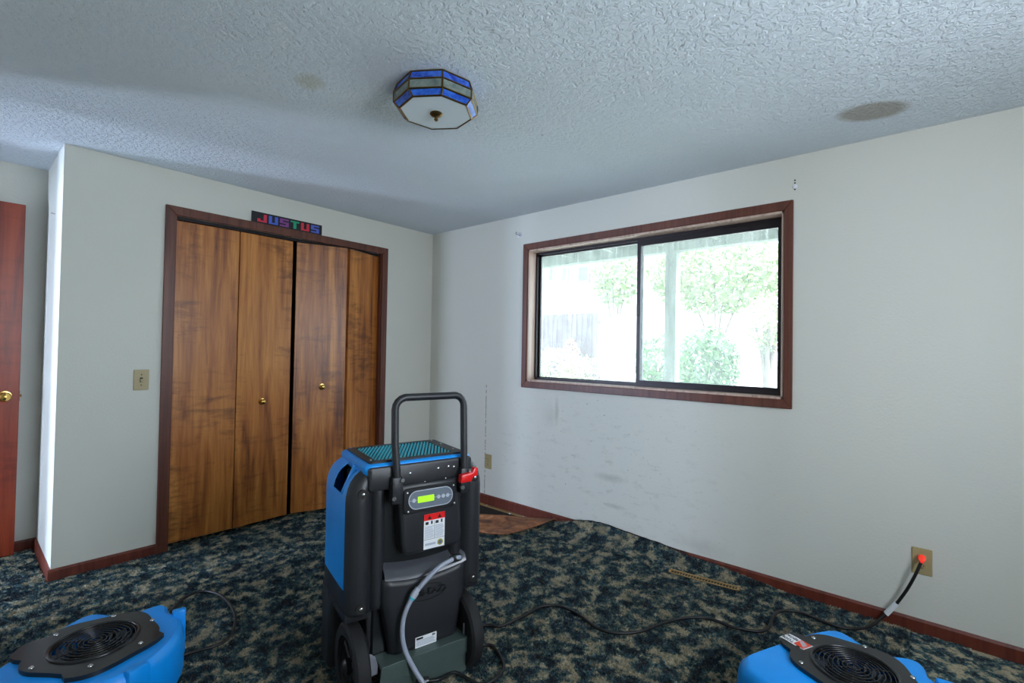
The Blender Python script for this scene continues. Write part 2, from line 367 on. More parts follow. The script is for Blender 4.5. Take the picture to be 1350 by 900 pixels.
baseboard('baseboard_recess_back', (XL, YR), (XC, YR), (0, -1), 'dark baseboard behind the open door')

# closet casing
tr = thing('trim_1', 'dark brown wooden casing around the closet doors', None, kind='structure')
MXZ = Matrix(((1, 0, 0, 0), (0, 0, -1, 0), (0, 1, 0, 0), (0, 0, 0, 1)))
def casing_xz(poly): return prism(poly, 0, .016, .003, 1, MXZ)
obj('casing_board', casing_xz([(TX0, -.02), (OX0+.004, -.02), (OX0+.004, OZ-.004), (TX0, TZ)]), 'trim', tr)
obj('casing_board', casing_xz([(TX1, TZ), (OX1-.004, OZ-.004), (OX1-.004, -.02), (TX1, -.02)]), 'trim', tr)
obj('casing_board', casing_xz([(TX0, TZ), (OX0+.004, OZ-.004), (OX1-.004, OZ-.004), (TX1, TZ)]), 'trim', tr)
obj('jamb_liner', box(OX0, OX0+.012, 0, .1, -.02, OZ), 'trim', tr, 0); obj('jamb_liner', box(OX1-.012, OX1, 0, .1, -.02, OZ), 'trim', tr, 0)
obj('door_track', box(OX0, OX1, .03, .06, OZ-.02, OZ), 'bronze', tr, 0)

# bifold closet doors
DZ0, DZ1, PW, PT = .03, 1.998, .363, .03
def bifold(name, label, x0, dirx, th, knobpanel):
    """two leaves hinged; x0 = wall-side pivot, dirx = +1/-1 into the opening, th = fold angle"""
    t = thing(name, label, None, (x0, .05, 0), kind='structure')
    ys = [0, -math.sin(th)*PW, 0]
    for i in range(2):
        a = -th*dirx if i == 0 else th*dirx
        px = dirx*math.cos(th)*PW*i; py = ys[i]
        g_ = .014 if (dirx < 0 and i == 0) else .002
        leaf = obj('door_panel', box(.002 if dirx > 0 else -PW+g_, PW-.002 if dirx > 0 else -.002, -PT/2, PT/2, DZ0, DZ1, .002, 1), 'closet', t, 30)
        leaf.location = (px, py, 0); leaf.rotation_euler = (0, 0, a)
        if i == 1:
            kx = knobpanel*dirx; zz = .855 if dirx > 0 else .94
            prof = [(0, .040), (.010, .039), (.017, .034), (.019, .027), (.016, .020), (.008, .014), (.008, .005), (.022, .003), (.022, 0)]
            k = lathe(prof, 20); bmesh.ops.transform(k, matrix=Matrix.Translation((kx, -PT/2, zz)) @ Matrix.Rotation(R(90), 4, 'X'), verts=k.verts[:])
            obj('knob', k, 'brass', leaf)
    h = bmesh.new()
    for z in (.3, 1.0, 1.75): cyl((dirx*math.cos(th)*PW, ys[1]+PT/2+.004, z-.035), (dirx*math.cos(th)*PW, ys[1]+PT/2+.004, z+.035), .004, seg=8, bm=h)
    obj('hinge', h, 'dullbrass', t)
    return t
bifold('door_1', 'closed bifold closet door of blotchy brown birch with brass knob', OX0+.012, 1, R(2.0), .165)
bifold('door_2', 'bifold closet door standing slightly folded open with a dark gap', OX1-.012, -1, R(18.5), .165)

# red-brown door standing open against the recess wall
d3 = thing('door_3', 'red-brown flush wooden door standing open with a round brass knob', None, (XL+.02, .56, 0), kind='structure')
obj('door_slab', box(0, .775, -.018, .018, .012, 2.036, .002, 1), 'door', d3)
k = lathe([(0, .062), (.012, .061), (.023, .055), (.027, .044), (.024, .034), (.012, .026), (.011, .01), (.03, .008), (.032, 0)], 24)
bmesh.ops.transform(k, matrix=Matrix.Translation((.715, -.018, .925)) @ Matrix.Rotation(R(90), 4, 'X'), verts=k.verts[:]); obj('knob', k, 'brass', d3)
obj('latch_plate', box(.775, .777, -.012, .012, .895, .955), 'dullbrass', d3, 0); obj('latch_bolt', box(.777, .785, -.006, .004, .918, .932, .001, 1), 'dullbrass', d3)
nl = thing('wall_nail', 'small nail left in the return wall by the door', 'nail', (XC, .263, 1.958))
obj('shank', cyl((0, 0, 0), (-.014, 0, .003), .002, seg=6), 'steel', nl); obj('head', cyl((-.014, 0, .003), (-.016, 0, .0035), .005, seg=8), 'steel', nl)
dj = thing('trim_2', 'dark wooden doorway casing to the hall', None, kind='structure')
for (y0, y1, z0, z1) in ((-.34, -.275, -.02, 2.09), (.515, .555, -.02, 2.09), (-.34, .555, 2.035, 2.1)): obj('casing_board', box(XL-.115, XL+.015, y0, y1, z0, z1, .003, 1), 'trim', dj)

# ------------------------------------------------------------------ window
w = thing('window_1', 'sliding two-pane window with brown wooden casing and dirty glass', None, kind='structure')
MYZ = Matrix(((0, 0, -1, 0), (1, 0, 0, 0), (0, 1, 0, 0), (0, 0, 0, 1)))
def casing_yz(poly): return prism(poly, 0, .016, .003, 1, MYZ)
o_ = [(WY0, WZ0), (WY1, WZ0), (WY1, WZ1), (WY0, WZ1)]; i_ = [(GY0, GZ0), (GY1, GZ0), (GY1, GZ1), (GY0, GZ1)]
for k in range(4): obj('casing_board', casing_yz([o_[k], o_[(k+1) % 4], i_[(k+1) % 4], i_[k]]), 'trim', w)
obj('jamb_liner', box(-.005, .11, GY0, GY0-.012, GZ0, GZ1), 'jamb', w, 0); obj('jamb_liner', box(-.005, .11, GY1, GY1+.012, GZ0, GZ1), 'jamb', w, 0)
obj('jamb_liner', box(-.005, .11, GY1, GY0, GZ1-.012, GZ1), 'jamb', w, 0); obj('window_sill', box(-.005, .11, GY1, GY0, GZ0, GZ0+.012), 'jamb', w, 0)
ya, yb, za, zb = GY0-.012, GY1+.012, GZ0+.012, GZ1-.012
YM = pl(842, 410, 0, .075).y
def frame(y0, y1, z0, z1, x0, x1, wl, wr, wt, wb):
    f = box(x0, x1, y0, y0-wl, z0, z1); box(x0, x1, y1+wr, y1, z0, z1, bm=f); box(x0, x1, y0-wl, y1+wr, z1-wt, z1, bm=f); box(x0, x1, y0-wl, y1+wr, z0, z0+wb, bm=f); return f
obj('outer_frame', frame(ya, yb, za, zb, .075, .135, .014, .014, .018, .014), 'bronze', w, 0)
s1 = obj('fixed_sash', frame(ya-.014, YM-.012, za+.014, zb-.018, .105, .125, .012, .016, .010, .008), 'bronze', w, 0)
obj('glass_pane', box(.113, .116, ya-.02, YM, za+.018, zb-.024), 'glass', s1, 0)
s2 = obj('sliding_sash', frame(YM+.016, yb+.014, za+.006, zb-.006, .078, .102, .024, .020, .048, .034), 'bronze', w, 0)
obj('glass_pane', box(.088, .091, YM-.004, yb+.03, za+.034, zb-.046), 'glass', s2, 0)
obj('latch', box(.066, .078, YM+.012, YM-.004, 1.48, 1.56, .002, 1), 'bronze', s2)

# curtain rod brackets
for (x, y, lab, n) in ((685, 310, 'small white curtain bracket with hook above the left window corner', 0), (1048, 246, 'curtain bracket screw and peeled hole above the right window corner', 1)):
    q = pl(x, y, 0, 0); t = thing('curtain_bracket', lab, 'bracket', q)
    if n == 0:
        obj('plate', box(-.004, 0, -.018, .018, -.016, .016, .001, 1), 'white', t); obj('hook', tube(spline([(-.004, .008, .004), (-.03, .008, .004), (-.036, .006, .012), (-.03, .002, .018)], 5), .004), 'steel', t)
        obj('screw', cyl((-.004, -.008, -.004), (-.009, -.008, -.004), .006, seg=8), 'steel', t)
    else:
        obj('plate', lathe([(0, .005), (.009, .004), (.012, 0)], 12, M=Matrix.Rotation(R(-90), 4, 'Y')), 'white', t)
        for z in (.02, .034, -.014): obj('screw_hole', lathe([(0, .001), (.004, .001), (.0045, 0)], 8, M=Matrix.Translation((0, 0, z)) @ Matrix.Rotation(R(-90), 4, 'Y')), 'slot', t)

# ------------------------------------------------------------------ carpet
def vnoise_table(n=256):
    return [random.random() for _ in range(n*n)]
_T = vnoise_table()
def vn(x, y):
    xi, yi = math.floor(x), math.floor(y); fx, fy = x-xi, y-yi; fx = fx*fx*(3-2*fx); fy = fy*fy*(3-2*fy)
    g = lambda a, b: _T[(a & 255)*256+(b & 255)]
    return (g(xi, yi)*(1-fx)+g(xi+1, yi)*fx)*(1-fy)+(g(xi, yi+1)*(1-fx)+g(xi+1, yi+1)*fx)*fy
FA, FB = Vector((0, -1.46)), Vector((-.84, 0)); FD = (FB-FA).normalized(); FN = Vector((FD.y, -FD.x))   # fold line of the peeled corner; FN points to the corner
if FN.dot(Vector((0, 0))-FA) < 0: FN = -FN
HK = [(-1.40, .0), (-1.50, .03), (-1.60, .062), (-1.72, .088), (-1.84, .092), (-2.0, .08), (-2.28, .062), (-2.44, .049), (-2.6, .040), (-2.72, .026), (-2.9, 0)]
def hwall(y):
    if y > HK[0][0] or y < HK[-1][0]: return 0
    for (a, p), (c, q) in zip(HK, HK[1:]):
        if c <= y <= a: t = (a-y)/(a-c); return p+(q-p)*t
def carpet_z(x, y):
    h = hwall(y); z = 0
    if h and x > -.2: z = h*((x+.2)/.2)**2
    return z
cp = thing('carpet', 'deep blue-green and beige mottled carpet peeled back at the corner', 'carpet')
def carpet():
    bm = bmesh.new(); st = .0115; x0, x1, y0, y1 = XL+.005, -.004, -3.6, YR-.01
    nx, ny = int((x1-x0)/st), int((y1-y0)/st); G = {}
    for i in range(nx+1):
        x = x0+(x1-x0)*i/nx
        for j in range(ny+1):
            y = y0+(y1-y0)*j/ny
            if y > .02 and x > XC-.004 and not (OX0 < x < OX1 and y < .12): continue
            if y > -.002 and XC-.02 < x and not (OX0 < x < OX1): continue
            d = (Vector((x, y))-FA).dot(FN)
            if d > .012: continue
            z = carpet_z(x, y)+(vn(x*55, y*55)-.5)*.009+(vn(x*17+9, y*17)-.5)*.006+(random.random()-.5)*.003
            if d > -.10: z += .012*((d+.1)/.11)**2
            G[i, j] = bm.verts.new((x, y, z))
    for i in range(nx):
        for j in range(ny):
            q = [G.get(k) for k in ((i, j), (i+1, j), (i+1, j+1), (i, j+1))]
            if all(q): bm.faces.new(q)
    # plain strip behind the camera
    s = [bm.verts.new(p) for p in ((x0, YF+.01, -.002), (x1, YF+.01, -.002), (x1, y0, -.002), (x0, y0, -.002))]; bm.faces.new(s)
    return bm
obj('pile', carpet(), 'carpet', cp, 180)
def tufts(n):
    """short leaning yarn blades over the part of the carpet in view, one joined mesh"""
    V, F = [], []
    rnd = random.random
    while len(F) < n:
        x, y = XL+.01+rnd()*(-XL-.02), -3.4+rnd()*3.98
        if y > -.016 and x > XC-.02: continue
        if y > YR-.03: continue
        d = Vector((x, y, 0))-CAM; f = d.dot(_fw)
        if f < .6: continue
        px, py = 675+FPX*d.dot(_rt)/f, 450-FPX*d.dot(_up)/f
        if not (-30 < px < 1380 and py < 940): continue
        if f > 2.6 and rnd() > .75: continue
        if (Vector((x, y))-FA).dot(FN) > .0: continue
        z = carpet_z(x, y); a = rnd()*6.283; w = .0024+.0018*rnd(); h = .004+.005*rnd(); la = rnd()*6.283; ln = .004+.008*rnd()
        ca, sa_ = math.cos(a)*w, math.sin(a)*w; k = len(V)
        tx, ty = x+ln*math.cos(la), y+ln*math.sin(la)
        V += [(x-ca, y-sa_, z), (x+ca, y+sa_, z), (tx+ca*.5, ty+sa_*.5, z+h), (tx-ca*.5, ty-sa_*.5, z+h)]; F.append((k, k+1, k+2, k+3))
    me = bpy.data.meshes.new('pile_tufts'); me.from_pydata(V, [], F); me.materials.append(MAT['carpet'])
    o = link(bpy.data.objects.new('pile_tufts', me), cp); o['kind'] = 'stuff'; return o
tufts(260000)
def flap():
    """corner of the carpet folded over: grid over the triangle mirrored across the fold line"""
    bm = bmesh.new(); n = 46; A, B = FA, FB; apex = Vector((0, 0)); k = 2*(apex-A).dot(FN); Am = apex-FN*k*.96
    rows = []
    for i in range(n+1):
        u = i/n; row = []
        base = A+(B-A)*u
        # length of the flap at this place along the fold (two straight carpet edges)
        ta = (Am-A).dot(FD)/(B-A).length; L = min(k*.98*(u/ta if u < ta else (1-u)/(1-ta)), .36, max(.002, (1-u)*.9))
        m = 22
        for j in range(m+1):
            d = L*j/m
            lift = .020+.018*math.sin(min(1, d/.10)*math.pi/2)-.018*min(1, d/.45)
            if d < .03: z = .004+.034*math.sin(d/.03*math.pi/2)
            else: z = .038-.012*min(1, (d-.03)/.3)
            p = base-FN*(d-.012*(1-min(1, d/.03)))
            z += (vn(p.x*9, p.y*9+4)-.5)*.02*min(1, d/.08)*min(1, L/.12)+carpet_z(p.x, p.y)*.85*min(1, d/.03+.4)
            row.append(bm.verts.new((p.x, p.y, z)))
        rows.append(row)
    for a, c in zip(rows, rows[1:]):
        for j in range(len(a)-1): bm.faces.new((a[j], a[j+1], c[j+1], c[j]))
    bmesh.ops.remove_doubles(bm, verts=bm.verts[:], dist=.0005)
    return bm
fl = obj('backing_flap', flap(), 'backing', cp, 60); fl['label'] = 'brown woven backing of the folded corner'
md = fl.modifiers.new('thick', 'SOLIDIFY'); md.thickness = .007; md.offset = -1
# raw carpet edge standing up along the window wall
eb = bmesh.new(); pts = [(-.006, -1.40-.03*i, max(.012, carpet_z(-.005, -1.40-.03*i)+.002)) for i in range(46)]
tube([(x, y, z+random.uniform(-.002, .003)) for x, y, z in pts], .0035, 5, eb); obj('raw_edge', eb, 'subfloor', cp, 60)
# tack strips and plaster crumbs on the bare floor
ts = thing('tack_strip', 'splintered wooden tack strip along the bare floor edge', 'tack strip')
obj('strip', box(-.045, -.015, -1.25, -.02, -.022, -.014, .001, 1), 'tan', ts)
for i, (x, y) in enumerate(((672, 676), (681, 677), (690, 678), (694, 678.5), (641, 662), (646, 664), (637, 659))):
    q = pl(x, y, 2, -.012); q.x = min(q.x, -.03); s = random.uniform(.008, .014)
    cb = bmesh.new(); bmesh.ops.create_icosphere(cb, subdivisions=1, radius=s)
    for v in cb.verts: v.co *= random.uniform(.6, 1.1); v.co.z *= .6
    o = obj('plaster_crumb', cb, 'white', None, 0); o.location = (q.x, q.y, -.022+s*.45); tag(o, 'small white plaster crumb on the bare floor by the baseboard', 'debris', 'plaster crumbs on the bare floor')

# floor register
va, vb = pl(882, 752, 2, .01), pl(975, 777, 2, .01); ang = math.atan2(vb.y-va.y, vb.x-va.x); Lg = (vb-va).length
vt = thing('floor_register', 'narrow tan metal floor vent set in the carpet', 'vent', ((va.x+vb.x)/2, (va.y+vb.y)/2, .006), ang)
f = box(-Lg/2, Lg/2, -.018, -.012, 0, .007, .002, 1); box(-Lg/2, Lg/2, .010, .018, 0, .012, .002, 1, bm=f); box(-Lg/2, -Lg/2+.012, -.018, .018, 0, .010, .002, 1, bm=f); box(Lg/2-.012, Lg/2, -.018, .018, 0, .010, .002, 1, bm=f)
obj('frame', f, 'tan', vt); obj('duct_opening', box(-Lg/2+.008, Lg/2-.008, -.014, .012, -.002, .005), 'slot', vt, 0)
sl = box(-.002, .002, -.014, .012, .003, .008); me0 = None
for i in range(22):
    x = -Lg/2+.025+(Lg-.05)*i/21
    if me0 is None: o = obj('louver', sl, 'tan', vt, 0); me0 = o.data
    else: o = link(bpy.data.objects.new('louver', me0), vt)
    o.location = (x, 0, 0); o.rotation_euler = (0, R(25), 0)

# ------------------------------------------------------------------ small wall things
q = pl(186, 500.5, 1, 0)
sw = thing('light_switch', 'almond plastic toggle light switch beside the closet', 'light switch', (q.x, 0, q.z))
obj('cover_plate', prism(rrect(-.036, .036, -.059, .059, .004), 0, .006, .002, 1, MXZ), 'almond', sw)
obj('toggle', box(-.005, .005, -.018, -.004, -.012, .006, .002, 1), 'almond', sw); obj('toggle_slot', box(-.007, .007, -.0065, -.005, -.014, .014), 'slot', sw, 0)
for z in (.03, -.03): obj('screw', cyl((0, -.005, z), (0, -.0075, z), .004, seg=10), 'dullbrass', sw)
def outlet(name, label, q, rz):
    t = thing(name, label, 'outlet', q, rz)
    obj('cover_plate', prism(rrect(-.036, .036, -.059, .059, .004), 0, .006, .002, 1, MXZ), 'almond', t)
    for z in (.02, -.02):
        r = obj('receptacle', prism(rrect(-.016, .016, z-.0135, z+.0135, .008), .005, .0085, .001, 1, MXZ), 'almond', t)
        for x in (-.006, .006): obj('slot', box(x-.001, x+.001, -.0092, -.0080, z-.002, z+.007), 'slot', r, 0)
        obj('ground_hole', cyl((0, -.008, z-.008), (0, -.0092, z-.008), .0025, seg=8), 'slot', r)
    obj('screw', cyl((0, -.005, 0), (0, -.0075, 0), .0035, seg=8), 'dullbrass', t)
    return t
OQ = pl(1215.5, 739.5, 0, 0)
outlet('wall_outlet', 'almond wall outlet with a red lit plug in it', OQ, R(-90))
o2 = pl(644, 608, 0, 0); outlet('wall_outlet', 'almond wall outlet near the corner behind the dehumidifier', o2, R(-90))

# name sign on the closet casing
sa, sb = pl(332, 277, 1, -.008), pl(424, 309, 1, -.008)
SW, SHt = sb.x-sa.x, .074
sg = thing('name_sign', 'long black strip sign with coloured block letters on the closet casing', 'sign', ((sa.x+sb.x)/2, -.008, TZ))
obj('board', box(-SW/2, SW/2, -.004, .004, 0, SHt, .0008, 1), 'signblack', sg)
GL = {'J': ['..X', '..X', '..X', 'X.X', 'XXX'], 'U': ['X.X', 'X.X', 'X.X', 'X.X', 'XXX'], 'S': ['XXX', 'X..', 'XXX', '..X', 'XXX'], 'T': ['XXX', '.X.', '.X.', '.X.', '.X.']}
cols = [(206, 40, 70), (74, 98, 206), (136, 62, 140), (20, 160, 116), (206, 38, 60), (80, 96, 196)]
cw, ch = .0205, .0108
for i, chx in enumerate('JUSTUS'):
    m = plain('sign_paint_%d' % i, cols[i], .5); lb = bmesh.new(); X = -SW/2+.035+i*(SW-.045)/6
    for r_, row in enumerate(GL[chx]):
        for c_, v in enumerate(row):
            if v == 'X': box(X+c_*cw, X+(c_+1)*cw+.0002, -.0052, -.0038, SHt-.012-(r_+1)*ch, SHt-.012-r_*ch+.0002, bm=lb)
    o = obj('letter', lb, m, sg, 0); o['label'] = ['red', 'blue', 'purple', 'green', 'red', 'blue'][i]+' block letter '+chx

# ceiling light
LC = Vector((-1.618, -1.942, H)); lp = thing('ceiling_light', 'eight-sided blue and grey stained glass ceiling light with brass finial', 'ceiling light', LC)
LR = [(.156, -.006), (.168, -.040), (.168, -.076), (.145, -.096)]
va_ = [R(12+45*k) for k in range(8)]
def ring(i): return [Vector((LR[i][0]*math.cos(a), LR[i][0]*math.sin(a), LR[i][1])) for a in va_]
rg = [ring(i) for i in range(4)]
MAT['gblue'] = art_glass('blue_art_glass', (24, 52, 158), (70, 126, 226)); MAT['ggrey'] = art_glass('grey_art_glass', (92, 106, 102), (132, 140, 132)); MAT['gwhite'] = plain('frosted_white_glass', (214, 224, 230), .22)
for bnd, mt in ((0, 'gblue'), (1, 'ggrey'), (2, 'gblue')):
    for k in range(8):
        a, b2, c, d = rg[bnd][k], rg[bnd][(k+1) % 8], rg[bnd+1][(k+1) % 8], rg[bnd+1][k]
        ctr = (a+b2+c+d)/4; nr = (b2-a).cross(d-a).normalized(); nr = nr if nr.dot(Vector((ctr.x, ctr.y, 0))) > 0 else -nr
        pb = bmesh.new(); f1 = [pb.verts.new(ctr+(p-ctr)*.965+nr*.001) for p in (a, b2, c, d)]; f2 = [pb.verts.new(ctr+(p-ctr)*.965-nr*.002) for p in (a, b2, c, d)]
        pb.faces.new(f1); pb.faces.new(f2[::-1])
        for i in range(4): pb.faces.new((f1[i], f1[(i+1) % 4], f2[(i+1) % 4], f2[i]))
        obj('glass_pane', pb, mt, lp, 0)
obj('bottom_pane', prism([(p.x*.985, p.y*.985) for p in rg[3]], -.097, -.094), 'gwhite', lp, 0)
cb = bmesh.new()
for i in range(4):
    for k in range(8): cyl(rg[i][k], rg[i][(k+1) % 8], .0042, seg=6, bm=cb)
for i in range(3):
    for k in range(8): cyl(rg[i][k], rg[i+1][k], .0042, seg=6, bm=cb)
obj('came_frame', cb, 'dullbrass', lp); obj('ceiling_pan', lathe([(.0, 0), (.115, 0), (.112, -.016), (.0, -.018)], 32), 'white', lp)
obj('finial', lathe([(0, -.097), (.025, -.097), (.026, -.101), (.02, -.108), (.007, -.112), (.006, -.118), (.009, -.122), (.006, -.127), (0, -.129)], 24), 'dullbrass', lp)

# ------------------------------------------------------------------ dehumidifier
_a = R(105); DR = Vector((math.sin(_a), math.cos(_a), 0)); P0 = pl(625, 873, 2, 0)
dh = thing('dehumidifier', 'large black and blue portable dehumidifier on wheels with upright handle', 'dehumidifier', P0-DR*.24, R(-15))
body = bmesh.new()
box(-.200, .200, .045, .325, .30, .800, .02, 3, bm=body)            # main tank
box(-.185, .185, .040, .320, .055, .32, .02, 2, bm=body)             # narrower belly between the wheels
for s in (-1, 1): box(s*.17, s*.269, .205, .330, .03, .345, .022, 3, bm=body); box(s*.17, s*.266, .02, .24, .285, .335, .015, 2, bm=body)
hb = obj('housing', body, 'black', dh)
OUT = [(.128, .30), (.128, .06), (.130, .026), (.140, .008), (.156, .003), (.170, .010), (.178, .020), (.186, .010), (.198, -.004), (.216, -.010), (.240, -.006), (.258, .008), (.268, .030), (.2705, .06), (.271, .09), (.271, .12), (.271, .15), (.271, .18), (.271, .22), (.270, .28), (.262, .312), (.240, .328), (.20, .332), (.15, .332)]
LEV = [(.312, .016, .012), (.318, .006, .005), (.332, 0, 0), (.37, 0, 0), (.405, 0, 0), (.50, 0, 0), (.60, 0, 0), (.66, 0, 0), (.70, 0, 0), (.725, .002, .001), (.750, .008, .004), (.772, .018, .009), (.790, .033, .016), (.803, .052, .026), (.811, .074, .038)]
def pod(s):
    """rounded side pod: returns (black mesh, coloured cover mesh) sharing one smooth skin"""
    n = len(OUT)
    def shp(p, ix, iy):
        x, y = p; x -= ix*max(0, min(1, (x-.13)/.14)); y += iy*max(0, 1-max(0, y)/.06)-iy*max(0, min(1, (y-.27)/.06)); return Vector((x, y, 0))
    rings = [[shp(OUT[i], ix, iy)+Vector((0, 0, z)) for i in range(n)] for z, ix, iy in LEV]
    meshes = [bmesh.new(), bmesh.new()]; vm = [{}, {}]
    def vert(m, l, i):
        if (l, i) not in vm[m]: p = rings[l][i]; vm[m][l, i] = meshes[m].verts.new((s*p.x, p.y, p.z))
        return vm[m][l, i]
    for l in range(len(LEV)-1):
        for i in range(n):
            j = (i+1) % n; c = (rings[l][i]+rings[l][j]+rings[l+1][i]+rings[l+1][j])/4
            if 13 <= i < 17 and .72 <= LEV[l][0] < .800: continue                  # opening of the carrying grip
            m = 1 if (12 <= i <= 22 and LEV[l][0] >= .404) else 0
            meshes[m].faces.new([vert(m, *k) for k in ((l, i), (l, j), (l+1, j), (l+1, i))])
    meshes[0].faces.new([vert(0, 0, i) for i in range(n)]); meshes[1].faces.new([vert(1, len(LEV)-1, i) for i in range(n)])
    return meshes
for s in (-1, 1):
    bk, cv = pod(s)
    p = obj('front_pillar', bk, 'black', dh, 50)
    for z in (.735, .345):
        obj('bolt_recess', cyl((s*.220, -.0125, z), (s*.220, .012, z), .016, seg=20), 'slot', p)
        obj('bolt', sphere((s*.220+.002, -.013, z), .007, (1, .5, 1)), 'steel', p)
    sc_ = obj('side_cover', cv, 'blue', dh, 50)
    # carrying grip: hollow behind the opening with a bar across it
    pk = bmesh.new(); box(s*.165, s*.172, .05, .19, .68, .79, bm=pk); box(s*.165, s*.262, .053, .190, .690, .694, bm=pk); box(s*.165, s*.22, .180, .184, .69, .785, bm=pk); obj('grip_pocket', pk, 'slot', sc_, 0)
    obj('grip_bar', cyl((s*.250, .112, .700), (s*.206, .100, .808), .018, seg=16), 'blue', sc_)
# top: blue cowl, black grille frame and teal louvres
cowl = prism(rrect(-.212, .212, .000, .325, .03), .785, .829, .012, 3)
co = obj('top_cowl', cowl, 'blue', dh)
gx0, gx1, gy0, gy1 = -.190, .190, .018, .305
gf = prism(rrect(gx0, gx1, gy0, gy1, .012), .829, .836, 0, 1, None, [rrect(gx0+.028, gx1-.045, gy0+.02, gy1-.025, .008)]); obj('grille_frame', gf, 'black', co, 30)
obj('filter_mat', box(gx0+.02, gx1-.04, gy0+.015, gy1-.02, .826, .831), 'slot', co, 0)
nl_ = 30
ax0, ax1, ay0, ay1 = gx0+.03, gx1-.047, gy0+.022, gy1-.027
for i in range(nl_):
    # slats run diagonally across the opening, clipped to it
    c0 = ax0-(ay1-ay0)*.5+(ax1-ax0+(ay1-ay0)*.5)*i/nl_
    p0x, p0y, p1x, p1y = c0, ay0, c0+(ay1-ay0)*.5, ay1
    if p0x < ax0: p0y += (ax0-p0x)/.5; p0x = ax0
    if p1x > ax1: p1y -= (p1x-ax1)/.5; p1x = ax1
    if p1y-p0y < .01: continue
    obj('louver', prism([(p0x-.0040, p0y), (p0x+.0040, p0y), (p1x+.0040, p1y), (p1x-.0040, p1y)], .831, .8355), 'teal', co, 0)
for (x, y) in ((gx1-.022, gy0+.06), (gx1-.02, gy1-.02), (gx0+.012, gy1-.012), (gx0+.012, gy0+.03), (gx1-.02, gy0+.18)): obj('screw', sphere((x, y, .837), .005, (1, 1, .5)), 'steel', co)
obj('front_band', prism(rrect(-.200, .206, .738, .820, .012), -.012, .05, .008, 2, XZ), 'black', dh)
obj('recess_panel', prism(rrect(-.165, .165, .10, .76, .02), .030, .06, .005, 1, XZ), 'blacks', dh)
obj('cross_bar', cyl((-.12, -.008, .737), (.17, -.008, .737), .014, seg=14), 'black', dh)
for x, z in ((-.05, .786), (.062, .790), (.105, .792), (.128, .788)): obj('screw', sphere((x, -.012, z), .006, (1, .5, 1)), 'steel', dh)
for x, z in ((-.075, .752), (.005, .756), (.09, .757), (.14, .745)): obj('screw', sphere((x, -.020, z-.006), .0035, (1, .5, 1)), 'steel', dh)
# handle
hp = []
for p in [(-.108, -.028, .70), (-.106, -.028, .79), (-.112, -.018, .90), (-.112, -.012, 1.02)]: hp.append(p)
hp += [(-.112+.042*(1-math.cos(R(a))), -.012, 1.02+.042*math.sin(R(a))) for a in (20, 40, 60, 80, 90)]
hp += [(.165-.042*(1-math.cos(R(a))), -.012, 1.02+.042*math.sin(R(a))) for a in (90, 80, 60, 40, 20)]
hp += [(.165, -.012, 1.02), (.165, -.018, .90), (.163, -.028, .79), (.162, -.028, .74)]
hd = obj('handle', tube(hp, .0135, 12), 'black', dh, 60)
for s, x in ((-1, -.107), (1, .164)):
    br = obj('handle_bracket', box(x-.02, x+.02, -.042, -.004, .69, .785, .006, 2), 'black', dh)
    for dx, z in ((-.016, .715), (.014, .775)): obj('bolt', cyl((x+dx, -.040, z), (x+dx, -.050, z), .008, seg=6), 'steel', br)
obj('lock_clip', prism([(.132, .735), (.178, .737), (.186, .752), (.205, .755), (.207, .785), (.19, .787), (.182, .77), (.135, .765)], -.062, -.036, .004, 2, XZ), 'red', dh)
# control housing, panel and stickers
hs = bmesh.new(); prism([(-.098, .735), (-.088, .752), (.125, .752), (.135, .735), (.162, .53), (.155, .505), (.135, .495), (-.055, .495), (-.075, .505), (-.082, .53)], -.028, .06, .014, 3, XZ, bm=hs)
ho = obj('control_housing', hs, 'black', dh)
tilt = Matrix.Translation((.022, -.030, .693)) @ Matrix.Rotation(R(-4), 4, 'X')
def onp(bm): bmesh.ops.transform(bm, matrix=tilt, verts=bm.verts[:]); return bm
def fpl(poly, d0, d1, holes=()): return onp(prism(poly, -d1, -d0, 0, 1, XZ, holes))
pn = obj('panel_bezel', onp(prism(rrect(-.105, .105, -.046, .044, .016), -.006, .0, .003, 1, XZ)), 'blacks', ho)
obj('panel_face', fpl(rrect(-.084, .086, -.030, .030, .029, 8), .0055, .0075), 'grey', pn, 0)
obj('panel_border', fpl(rrect(-.087, .089, -.033, .033, .032, 8), .0055, .0080, [rrect(-.084, .086, -.030, .030, .029, 8)]), 'lgrey', pn, 0)
obj('display', fpl(rrect(-.052, .012, -.011, .011, .002), .0074, .009), 'lcd', pn, 0)
obj('trace_line', fpl([(-.084, -.0008), (.086, -.0008), (.086, .0008), (-.084, .0008)], .0074, .0078), 'lgrey', pn, 0)
for x in (-.067, .030, .049, .067): obj('button', onp(cyl((x, -.0075, 0), (x, -.010, 0), .007, seg=14)), 'lgrey', pn)
for x, z in ((-.09, .03), (.094, .032), (-.088, -.036), (.096, -.034)): obj('screw', onp(sphere((x, -.0065, z), .0032, (1, .5, 1))), 'white', pn)
def sticker(name, x0, x1, z0, z1, y, parent, mat='white'): return obj(name, box(x0, x1, y-.0008, y, z0, z1), mat, parent, 0)
YS = -.0285
st = sticker('warning_sticker', .000, .084, .505, .632, YS, ho); st['label'] = 'white warning sticker with red header'
sticker('header', .000, .084, .609, .632, YS-.0006, st, 'red')
for x in (.022, .062):
    obj('warning_triangle', prism([(x-.008, .613), (x+.008, .613), (x, .627)], 0, .0006, 0, 1, Matrix.Translation((0, YS-.0016, 0)) @ XZ), 'slot', st, 0)
    sticker('pictogram', x-.016, x-.004, .594, .604, YS-.0008, st, 'slot'); sticker('pictogram', x+.006, x+.012, .594, .606, YS-.0008, st, 'slot')
